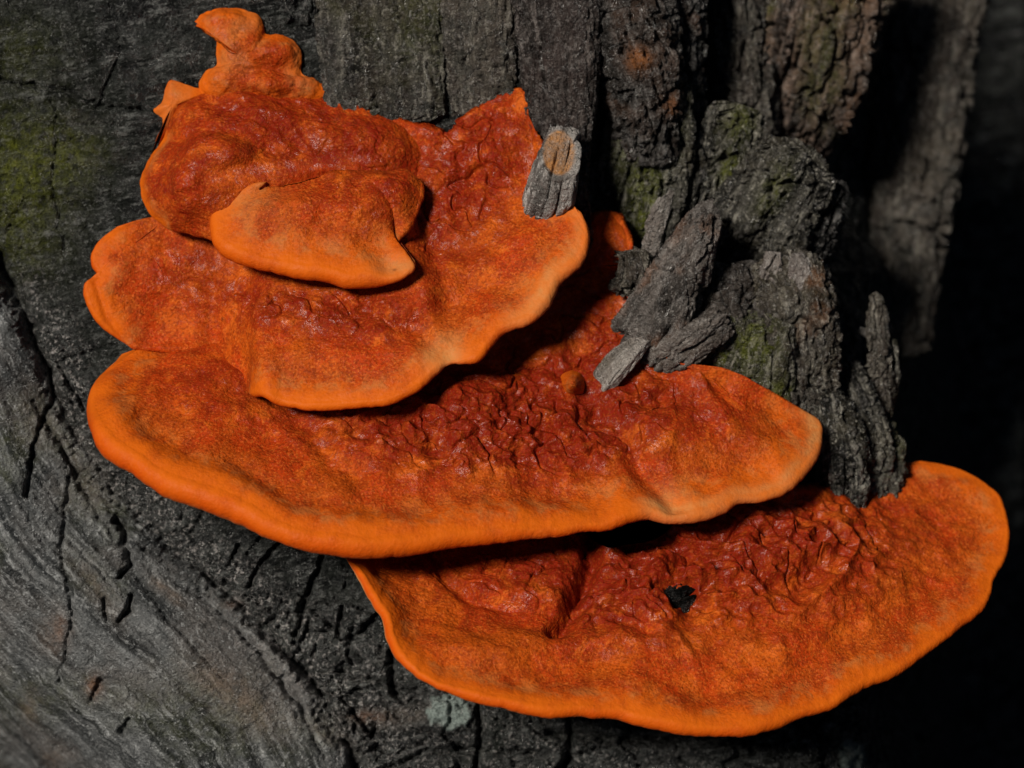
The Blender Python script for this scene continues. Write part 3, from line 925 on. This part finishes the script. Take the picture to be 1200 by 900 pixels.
    D -= 0.16 * dent * np.exp(-((edge - 0.22) / 0.22) ** 2)
    D += (0.004 + 0.007 * away + 0.018 * sstep(0.3, 0.9, red)) * fbm(q * 9, 3, 0.65, seed=seed + 3)
    # wrinkled crust where the skin is old
    wq = q + 0.18 * np.stack([fbm(q * 2.6, 2, seed=31), fbm(q * 2.6, 2, seed=32), fbm(q * 2.6, 2, seed=33)], -1)
    crust = 0.20 * (0.42 - billow(wq * np.array([1.2, 1.9, 1.5]), 2, seed=seed)) + 0.05 * fbm(wq * 4.0, 3, 0.5, seed=seed + 4) - 0.05 * sstep(0.74, 0.98, 1 - 2.5 * billow(wq * np.array([2.2, 3.4, 2.6]), 1, seed=seed + 5))
    D += sstep(0.25, 0.85, red) * crust * crust_amp
    if sculpt is not None:
        D += sculpt(ctx)
    D = D * np.clip(reach / 0.8, 0.15, 1)[:, None]
    if closed:
        D = D * sstep(0.02, 0.22, ctx['v'])
        ends = np.ones(nu)
    P = ALL + nr * (D * topm * ends[:, None])[..., None]
    # underside: slight roughness
    P += nr * (0.02 * (1 - topm) * fbm(q * 4, 3, seed=seed + 9) * ends[:, None])[..., None]
    N = grid_normals(P)
    if N[:, nv // 2, 2].mean() < 0:
        N = -N
    if closed:
        wv = sstep(0.03, 0.14, ctx['v'])[..., None]
        N = N * wv + (1 - wv) * np.array([0, 0.2, 0.98])
        N /= np.linalg.norm(N, axis=-1, keepdims=True)
    bloom = 0.9 * np.exp(-((np.arange(edge.shape[1]) - (ktop + nl * 0.74)) / (nl * 0.14)) ** 2)[None] + 0 * edge
    if bloomf:
        bloom = bloom + bloomf(ctx)
    rim = np.zeros(edge.shape)
    lipk = np.zeros(edge.shape)
    lipk[:, ktop:klip] = np.linspace(0, 1, nl)[None]
    lipk[:, klip:] = 1
    attrs = dict(edge=(edge * colour_edge).ravel(), lipk=lipk.ravel(), red=red.ravel(), bloom=np.clip(bloom, 0, 1).ravel())
    V = P.reshape(-1, 3)
    NN = N.reshape(-1, 3)
    m = ALL.shape[1]
    idx = np.arange(nu * m).reshape(nu, m)

    def band(a, b):
        i = idx[:, a:b]
        return np.stack([i[:-1, :-1], i[1:, :-1], i[1:, 1:], i[:-1, 1:]], -1).reshape(-1, 4)

    if parent is None:
        root_o = empty(name, ALL[nu // 2, 1])
        tag(root_o, label, 'fungus', group)
    else:
        root_o = parent
    if parts:
        mesh_obj(part_name, V, band(1 if closed else 0, ktop), M_FUN, root_o, attrs, NN)
        mesh_obj('margin', V, band(ktop - 1, klip), M_FUN, root_o, attrs, NN)
        mesh_obj('pore_surface', V, band(klip - 1, kbot), M_PORE, root_o, attrs, NN)
    else:
        mesh_obj(part_name, V, band(1 if closed else 0, kbot), M_FUN, root_o, attrs, NN)
    return root_o


def plane_fn(za, ax, ay, kx, ky):
    return lambda px, py: za + kx * (px - ax) / 100 + ky * (py - ay) / 100


PL_D = plane_fn(0.05, 500, 400, -0.15, 0.70)
PL_E = plane_fn(0.05, 700, 600, -0.22, 0.75)
PL_C = plane_fn(0.30, 400, 250, 0.09, 0.45)

# lowest bracket
E_P = [(404, 653), (432, 697), (453, 732), (458, 753), (474, 781), (502, 802), (540, 816), (586, 830), (635, 839), (691, 840), (726, 842), (750, 849), (780, 856), (808, 861), (850, 863), (885, 860), (927, 847), (972, 833), (1007, 812), (1046, 795), (1088, 767), (1123, 739), (1154, 711), (1168, 675), (1181, 648), (1182, 616), (1175, 588), (1165, 575), (1140, 556), (1109, 545), (1080, 540)]
E_Q = [(440, 640), (470, 632), (500, 628), (520, 625), (540, 622), (560, 620), (585, 616), (610, 612), (640, 608), (680, 604), (710, 601), (740, 598), (765, 596), (785, 594), (815, 591), (845, 589), (875, 586), (905, 583), (930, 580), (955, 577), (980, 575), (1000, 573), (1015, 572), (1025, 572), (1032, 572), (1038, 571), (1045, 569), (1050, 566), (1056, 560), (1062, 552), (1066, 548)]
E_K = []
for i, (p, q) in enumerate(zip(E_P, E_Q)):
    zq = -0.05 - 0.55 * float(sstep(850, 1050, q[0]))
    k = float(sstep(940, 1030, q[0]))
    zq = zq * (1 - k) + (PL_E(*q) - 0.03) * k
    E_K.append((p[0], p[1], None, q[0], q[1] - 6, zq, 1.0, 0.045 + 0.032 * float(sstep(480, 620, p[0]) * (1 - sstep(1080, 1180, p[0])))))


def seg_valley(c, pts, depth, hw, sharp=2.0):
    PX, PY = c['PX'], c['PY']
    w = 5 * fbm(c['ALL'] * 4.0, 2, seed=44)
    d, _, _ = poly_dist(PX + w, PY + w, pts)
    return -depth * np.exp(-(d / hw) ** sharp)


def E_red(c):
    X, Y = c['PX'], c['PY']
    r = 1.1 * blob(X, Y, 860, 640, 190, 75, -0.10) + 0.9 * blob(X, Y, 720, 680, 70, 70) + 0.5 * blob(X, Y, 600, 680, 90, 45) + 0.5 * blob(X, Y, 470, 670, 60, 40)
    return r * sstep(0.35, 0.8, c['edge'] + 0.25 * fbm(c['ALL'] * 1.7, 3, seed=5))


def E_sculpt(c):
    X, Y = c['PX'], c['PY']
    h = seg_valley(c, [(652, 738), (672, 716), (688, 680), (692, 640), (695, 610)], .26, 11)
    # raised flap left of the cleft
    d, side, _ = poly_dist(X, Y, [(505, 640), (520, 680), (560, 708), (620, 720), (655, 722), (690, 690)])
    flap = np.where(side < 0, sstep(0, 9, d), 0) * np.exp(-(d / 90) ** 2)
    h += 0.10 * flap * sstep(495, 520, X) * (1 - sstep(650, 690, X))
    h += seg_valley(c, [(505, 640), (522, 682), (560, 710), (640, 716)], .05, 6)
    # low ridge towards the rim
    h += 0.10 * blob(X, Y, 660, 757, 150, 16, -0.05) + 0.07 * blob(X, Y, 560, 770, 60, 14, 0.2)
    # strong lumps in the middle
    lump = blob(X, Y, 850, 665, 190, 70, -0.12) * sstep(660, 710, X)
    q = c['ALL'] * np.array([1.0, 1.3, 1.1]) + 4.4
    h += lump * (0.62 * (0.42 - billow(q * 1.9, 2, seed=8)) + 0.12 * fbm(q * 4.0, 3, 0.5, seed=9))
    h += -0.34 * blob(X, Y, 800, 703, 20, 17)
    for a in ((742, 805, 30), (790, 760, 34), (860, 760, 26)):
        h += 0.04 * blob(X, Y, a[0], a[1], a[2], a[2] * .6, 0.5)
    return h


ruled_bracket(E_K, PL_E, nu=720, nv=210, seed=3, colour_edge=1.5, redf=E_red, sculpt=E_sculpt, base_thick=0.8, root=1.2,
              label='lowest orange bracket fungus, its lumpy red middle holding a small dark wood scrap')

# widest bracket
D_P = [(140, 416), (112, 444), (98, 463), (96, 482), (105, 507), (122, 531), (157, 556), (196, 580), (259, 603), (332, 636), (404, 651), (460, 650), (565, 637), (635, 630), (680, 625), (712, 620), (761, 607), (785, 612), (811, 611), (850, 601), (867, 592), (899, 587), (930, 570), (948, 552), (957, 538), (965, 507), (962, 494), (948, 484)]
D_Q = [(170, 405), (190, 402), (215, 400), (235, 398), (255, 396), (270, 395), (295, 394), (320, 393), (350, 392), (400, 390), (450, 388), (500, 385), (560, 375), (600, 360), (630, 340), (655, 312), (672, 280), (688, 258), (702, 247), (716, 247), (729, 258), (739, 287), (727, 312), (737, 352), (758, 392), (792, 424), (850, 431), (900, 456)]
D_QZ = [.08, .08, .08, .08, .08, .08, .08, .08, 0, 0, 0, 0, 0, -.1, -.2, -.35, -.5, -.55, -.55, -.5, -.35, -.1, -.1, .02, .16, .24, .24, .12]
D_K = []
for p, q, z in zip(D_P, D_Q, D_QZ):
    D_K.append((p[0], p[1], {(140, 416): .14, (112, 444): .42, (98, 463): .72, (96, 482): .95}.get(p), q[0], q[1], z, 1.0 if q[0] < 600 else 1.35, 0.068 + 0.065 * float(1 - sstep(400, 700, p[0]))))


def D_red(c):
    X, Y = c['PX'], c['PY']
    r = 1.15 * blob(X, Y, 520, 500, 170, 52, 0.12) + 0.9 * blob(X, Y, 640, 470, 110, 60, 0.2) + 0.75 * blob(X, Y, 700, 380, 70, 130, -0.3) + 0.35 * blob(X, Y, 240, 450, 70, 40) + .35 * blob(X, Y, 820, 480, 90, 40, .3)
    return r * sstep(0.35, 0.75, c['edge'] + 0.22 * fbm(c['ALL'] * 1.9, 3, seed=6))


def D_sculpt(c):
    X, Y = c['PX'], c['PY']
    h = seg_valley(c, [(690, 470), (715, 500), (748, 545), (790, 590)], .13, 14)
    h += seg_valley(c, [(330, 470), (360, 500), (385, 540), (420, 560)], .08, 12)
    h += seg_valley(c, [(800, 480), (850, 510), (900, 560)], .04, 14)
    h += 0.11 * blob(X, Y, 780, 520, 50, 30, 0.4) + 0.08 * blob(X, Y, 860, 520, 70, 26, 0.3)
    h += 0.10 * blob(X, Y, 545, 470, 50, 14, -0.1) + 0.07 * blob(X, Y, 430, 520, 40, 16, 0.1) + 0.05 * blob(X, Y, 620, 600, 80, 14)
    lump = blob(X, Y, 540, 500, 190, 46, 0.12)
    q = c['ALL'] * np.array([1.0, 1.4, 1.2]) + 9.4
    h += lump * (0.34 * (0.4 - billow(q * 2.2, 2, seed=18)) + 0.08 * fbm(q * 4.5, 3, 0.5, seed=19))
    # rim swollen on the broad side
    h += 0.025 * np.exp(-((c['edge'] - 0.16) / 0.16) ** 2) * (1 - sstep(350, 620, X))
    return h


def D_bloom(c):
    X, Y = c['PX'], c['PY']
    return 0.45 * np.exp(-((c['edge'] - 0.05) / 0.07) ** 2) * sstep(730, 790, X) + 0.5 * blob(X, Y, 780, 590, 22, 16) + .4 * blob(X, Y, 955, 500, 14, 22)


widest = ruled_bracket(D_K, PL_D, nu=780, nv=220, seed=5, redf=D_red, sculpt=D_sculpt, bloomf=D_bloom, base_thick=0.75, root=1.0,
              label='widest orange bracket fungus, its wrinkled red middle pierced by a grey wood wedge')

# middle bracket with two lobes
C_P = [(136, 266), (119, 280), (107, 297), (107, 311), (113, 323), (98, 335), (105, 360), (122, 384), (154, 407), (200, 412), (245, 416), (275, 440), (290, 463), (306, 463), (332, 474), (357, 481), (385, 480), (425, 477), (460, 472), (488, 458), (512, 437), (523, 430), (544, 428), (561, 423), (575, 405), (589, 391), (621, 379), (642, 360), (656, 332), (680, 311), (691, 286), (684, 259), (670, 245), (649, 240), (630, 237)]
C_Q = [(160, 258), (175, 255), (185, 252), (195, 250), (200, 248), (205, 246), (215, 243), (225, 240), (240, 237), (255, 233), (270, 230), (285, 226), (295, 222), (305, 219), (318, 215), (330, 210), (345, 204), (365, 195), (385, 182), (405, 170), (425, 155), (440, 146), (460, 139), (480, 143), (497, 148), (510, 152), (530, 153), (537, 142), (548, 134), (560, 127), (575, 117), (590, 110), (604, 104), (611, 104), (617, 110)]
C_K = []
for p, q in zip(C_P, C_Q):
    zp = None
    zp = {(136, 266): .16, (119, 280): .20, (107, 297): .25, (107, 311): .27, (113, 323): .29, (98, 335): .33, (105, 360): .34, (122, 384): .31,
          (154, 407): .24, (200, 412): .20, (245, 416): .28, (275, 440): .50, (290, 463): .78}.get(p)
    C_K.append((p[0], p[1], zp, q[0], q[1], 0.12, 1.0 if q[0] < 450 else 1.7, (0.03 if 150 < p[0] < 295 and p[1] > 400 else 0.05) if p[0] < 320 else (0.075 if p[0] > 630 else .058), 0.0 if (p[0] < 650 and p[1] < 250 and p[0] > 500) or (150 < p[0] < 300 and p[1] > 400) else 1.0))


def C_red(c):
    X, Y = c['PX'], c['PY']
    r = 1.0 * blob(X, Y, 390, 365, 130, 32, 0.12) + 0.95 * blob(X, Y, 560, 180, 80, 85) + 0.6 * blob(X, Y, 500, 270, 60, 60) + 0.55 * blob(X, Y, 200, 310, 80, 36)
    return 0.85 * r * sstep(0.3, 0.7, c['edge'] + 0.2 * fbm(c['ALL'] * 1.9, 3, seed=7))


def C_sculpt(c):
    X, Y = c['PX'], c['PY']
    h = -0.5 * 0 * X
    # the sheet against the wood stays smooth
    q = c['ALL'] * np.array([1.0, 1.6, 1.2])
    h += blob(X, Y, 390, 370, 130, 26, 0.12) * (0.16 * (0.4 - billow(q * 2.4, 2, seed=28)))
    h += 0.10 * blob(X, Y, 590, 300, 60, 26, -0.5) + 0.09 * blob(X, Y, 400, 420, 90, 22, 0.0) - 0.08 * blob(X, Y, 540, 345, 70, 16, -0.7)
    h += seg_valley(c, [(430, 360), (480, 385), (525, 415), (535, 428)], .08, 14)
    h += seg_valley(c, [(245, 335), (250, 380), (248, 412)], .06, 12)
    h += 0.05 * blob(X, Y, 200, 408, 45, 5)
    h += seg_valley(c, [(112, 330), (125, 370), (148, 402)], .035, 5)
    return h


def C_bloom(c):
    X, Y = c['PX'], c['PY']
    return 0.75 * blob(X, Y, 520, 416, 22, 18, -.6) + 0.3 * np.exp(-((c['edge'] - 0.04) / 0.06) ** 2) * sstep(560, 620, X) + .3 * blob(X, Y, 640, 345, 40, 20, -.7)


ruled_bracket(C_K, PL_C, nu=760, nv=210, seed=8, colour_edge=1.5, redf=C_red, sculpt=C_sculpt, bloomf=C_bloom, base_thick=0.55, root=0.9,
              label='two-lobed orange bracket fungus whose red back sheet rises up the wood beside a cut peg')

# reddish cushion at the top
A_K = [(300, 292, .75, 300, 235, .8), (262, 286, .72, 290, 235, .85), (241, 279, .62, 270, 228, .95), (203, 269, .50, 250, 222, .95), (182, 252, .42, 243, 215, .95), (171, 231, .36, 240, 208, .95), (168, 210, .30, 240, 200, .92),
       (174, 193, .25, 243, 192, .9), (184, 176, .18, 250, 184, .85), (199, 147, .12, 262, 176, .8), (214, 122, .1, 275, 168, .75), (245, 110, .1, 290, 160, .7), (290, 101, .1, 310, 156, .68),
       (332, 98, .1, 335, 156, .66), (378, 112, .1, 360, 160, .64), (425, 121, .04, 385, 165, .62), (478, 142, -.02, 405, 172, .6), (520, 180, -.05, 415, 185, .62), (520, 225, .0, 415, 200, .7), (480, 262, .15, 405, 215, .75), (400, 292, .4, 380, 230, .8), (350, 296, .6, 350, 235, .8)]
def to_spine(k):
    t = min(max((k[0] - 235) / 190, 0), 1)
    sx, sy, sz = 245 + 165 * t, 212 - 28 * t, .88 - .42 * t
    return (k[0], k[1], k[2], sx, sy, sz, 2.0, .07, 1.0 if (k[0] < 190 and k[1] > 175) else 0.0)


A_K = [to_spine(k) for k in A_K + A_K[:1]]


def A_red(c):
    X, Y = c['PX'], c['PY']
    return 0.30 + 0.25 * blob(X, Y, 215, 215, 60, 50) + 0.6 * blob(X, Y, 330, 145, 90, 40, .3) + .4 * blob(X, Y, 420, 180, 60, 30)


def A_sculpt(c):
    X, Y = c['PX'], c['PY']
    h = seg_valley(c, [(205, 165), (235, 150), (290, 160), (340, 185), (380, 200)], .08, 12)
    h += seg_valley(c, [(250, 125), (310, 140), (350, 165), (400, 185)], .06, 12)
    h += 0.10 * blob(X, Y, 213, 222, 40, 40) + .10 * blob(X, Y, 270, 180, 30, 24) + .06 * blob(X, Y, 300, 130, 50, 14, .1) + .08 * blob(X, Y, 430, 160, 40, 20, .2)
    return h


top = ruled_bracket(A_K, None, nu=420, nv=130, seed=11, redf=A_red, sculpt=A_sculpt, base_thick=0.4, root=0.8, colour_edge=3.0, closed=True, crust_amp=.3,
                    label='rounded brick-red fungus cushion under a pale orange crust, highest of the brackets')
# crust above it: three overlapping lobes
def crust_part(pts, centre, zc, seed, name='crust', zedge=0.06, sculpt=None):
    K = [(p[0], p[1], zedge, centre[0], centre[1], zc, 2.5, 0.035) for p in pts + pts[:1]]
    ruled_bracket(K, None, nu=240, nv=60, seed=seed, base_thick=.2, root=.4, parts=False, parent=top, part_name=name, closed=True, sculpt=sculpt, colour_edge=1.6,
                  redf=lambda c: 0.16 + 0 * c['PX'], bloomf=lambda c: .2 * sstep(.0, .3, fbm(c['ALL'] * 2, 2, seed=3)))


CR = [(231, 27), (236, 18), (244, 13), (262, 10), (283, 10), (300, 17), (308, 30), (312, 40), (330, 44), (345, 54), (352, 70), (355, 84), (371, 94), (381, 101), (380, 110), (360, 122), (320, 124), (270, 122), (236, 112), (234, 99), (242, 85), (254, 76), (254, 58), (252, 43), (243, 38)]
crust_part(CR, (290, 72), .28, 14, sculpt=lambda c: (.10 * blob(c['PX'], c['PY'], 330, 62, 20, 14) + .12 * blob(c['PX'], c['PY'], 310, 98, 50, 12, .05) + .07 * blob(c['PX'], c['PY'], 268, 24, 26, 10)
           + .05 * fbm(c['ALL'] * 2.6, 3, seed=61) + .04 * fbm(c['ALL'] * 7, 3, seed=62) - .06 * blob(c['PX'], c['PY'], 300, 80, 40, 6, .1)))
crust_part([(178, 184), (186, 160), (190, 140), (180, 129), (190, 118), (194, 102), (200, 94), (214, 98), (242, 107), (236, 114), (212, 126), (200, 152)], (203, 122), .16, 17, 'pale_rim')

# small shelf lying on the middle bracket
B_P = [(290, 214), (262, 227), (247, 243), (243, 262), (248, 283), (262, 299), (285, 309), (320, 318), (360, 326), (390, 330), (411, 335), (442, 333), (470, 326), (486, 315), (480, 306), (468, 300), (465, 288), (478, 268), (492, 243), (496, 215), (478, 206)]
B_Q = [(312, 213), (308, 217), (305, 220), (305, 222), (310, 222), (318, 220), (328, 217), (340, 213), (352, 210), (364, 207), (376, 204), (388, 202), (400, 200), (410, 199), (418, 199), (425, 199), (432, 199), (440, 199), (448, 200), (456, 201), (462, 203)]
PL_B = plane_fn(0.74, 350, 215, 0.02, 0.42)
B_K = []
for p, q in zip(B_P, B_Q):
    zp = PL_B(*p)
    zp = {(480, 306): 1.08, (468, 300): 1.0, (465, 288): .95, (478, 268): .88, (492, 243): .74, (496, 215): .58, (478, 206): .52, (290, 214): .72, (262, 227): .80}.get(p, zp)
    B_K.append((p[0], p[1], zp - .05, q[0], q[1], 0.80 - .30 * (q[0] - 305) / 157, 1.15, 0.11 if p[0] < 470 and p[1] > 301 or (p[0] < 300 and p[1] > 240) else .035, 0.0 if p[0] > 461 and p[1] < 302 else 1.0))


def B_red(c):
    X, Y = c['PX'], c['PY']
    return .7 * blob(X, Y, 440, 230, 70, 36, .3) * sstep(.2, .5, c['edge'])


def B_sculpt(c):
    X, Y = c['PX'], c['PY']
    return (0.20 * np.sin(np.pi * c['v']) * np.clip(c['edge'] * 1.8 - 0.15, 0, 1) + 0.06 * blob(X, Y, 330, 250, 60, 26, .2) + .07 * blob(X, Y, 430, 215, 40, 14, .3) + seg_valley(c, [(380, 260), (420, 275), (445, 300), (455, 312)], .07, 12)
            + seg_valley(c, [(400, 205), (440, 235), (462, 268)], .04, 10))


ruled_bracket(B_K, None, nu=460, nv=140, seed=13, redf=B_red, crust_amp=.5, sculpt=B_sculpt, base_thick=.45, root=.6, colour_edge=1.3,
              bloomf=lambda c: .5 * blob(c['PX'], c['PY'], 465, 312, 26, 12) + .25 * blob(c['PX'], c['PY'], 290, 235, 40, 20),
              label='small ear-shaped orange bracket fungus resting on the middle of a larger two-lobed one')

# ------------------------------------------------------------------ small things
def peg_cut(P):
    X = 600 + P[..., 0] * 100 * DC / (DC - P[..., 2])
    Y = 450 - P[..., 1] * 100 * DC / (DC - P[..., 2])
    front = sstep(0.5, 0.75, P[..., 2])
    r = np.hypot((X - 655) / 21, (Y - 179) / 29) + 0.2 * fbm(P * 5, 2, seed=71)
    return -0.16 * front * (1 - sstep(0.9, 1.06, r)) + 0.05 * front * np.exp(-((r - 1.1) / 0.1) ** 2)


def peg_tan(X, Y):
    r = np.hypot((X - 655) / 20, (Y - 179) / 28)
    return 1.3 * (1 - sstep(0.82, 1.0, r))


pegp = chunk('cut_peg', [(640, 250, .20, 29), (646, 228, .45, 29), (652, 198, .55, 26), (658, 174, .48, 22), (661, 158, .35, 18)], M_PEG, trunk, 41, depth=1.0, boxy=2.6, jag=.08, rough=.45, nu=120, nl=130, facet=.5,
             marks=peg_cut, rustf=peg_tan, label='short grey wood peg with a tan cut end')
wedge = chunk('wood_wedge', [(688, 476, -.22, 11), (704, 450, .16, 16), (730, 420, .34, 16), (764, 390, .08, 7)], M_WEDGE, None, 42, depth=.55, boxy=6, twist=.7, jag=.06, jag0=.1, rough=.35, nu=110, nl=110, facet=.35, pale=.3, moss=.2)
tag(wedge, 'grey wedge of wood stuck in the widest orange bracket beside an orange knob', 'wood chip')
scrap = chunk('wood_scrap', [(774, 712, .42, 15), (782, 706, .60, 17), (800, 702, .60, 19), (824, 694, .44, 14)], M_HOLE_BLACK, None, 43, depth=.7, boxy=4, twist=.3, jag=.12, jag0=.05, rough=.9, nu=90, nl=90, facet=.6, glint=.05)
tag(scrap, 'small wood scrap, coloured near-black like a dark hole, sunk in the lumpy middle of the lowest bracket', 'wood chip')

NUB = [(657, 452), (658, 440), (667, 434), (679, 437), (685, 448), (684, 460), (673, 465), (662, 462)]
ruled_bracket([(p[0], p[1], .22, 671, 449, .66, 2.2, .05) for p in NUB + NUB[:1]], None, nu=120, nv=36, seed=51, base_thick=.2, root=.4, parts=False, parent=widest, part_name='knob', closed=True, colour_edge=1.0, redf=lambda c: .1 + 0 * c['PX'])

LOBE = [(690, 622), (700, 629), (716, 634), (738, 633), (760, 629), (778, 620), (786, 608), (770, 596), (735, 596), (700, 606)]
ruled_bracket([(p[0], p[1] + 5, PL_D(*p) - .30, 738, 612, PL_D(738, 608) - .20, 1.5, .04) for p in LOBE + LOBE[:1]], None, nu=200, nv=40, seed=52, base_thick=.2, root=.3, parts=False, parent=widest, part_name='under_lobe', colour_edge=2.0, redf=lambda c: .3 + 0 * c['PX'], closed=True)
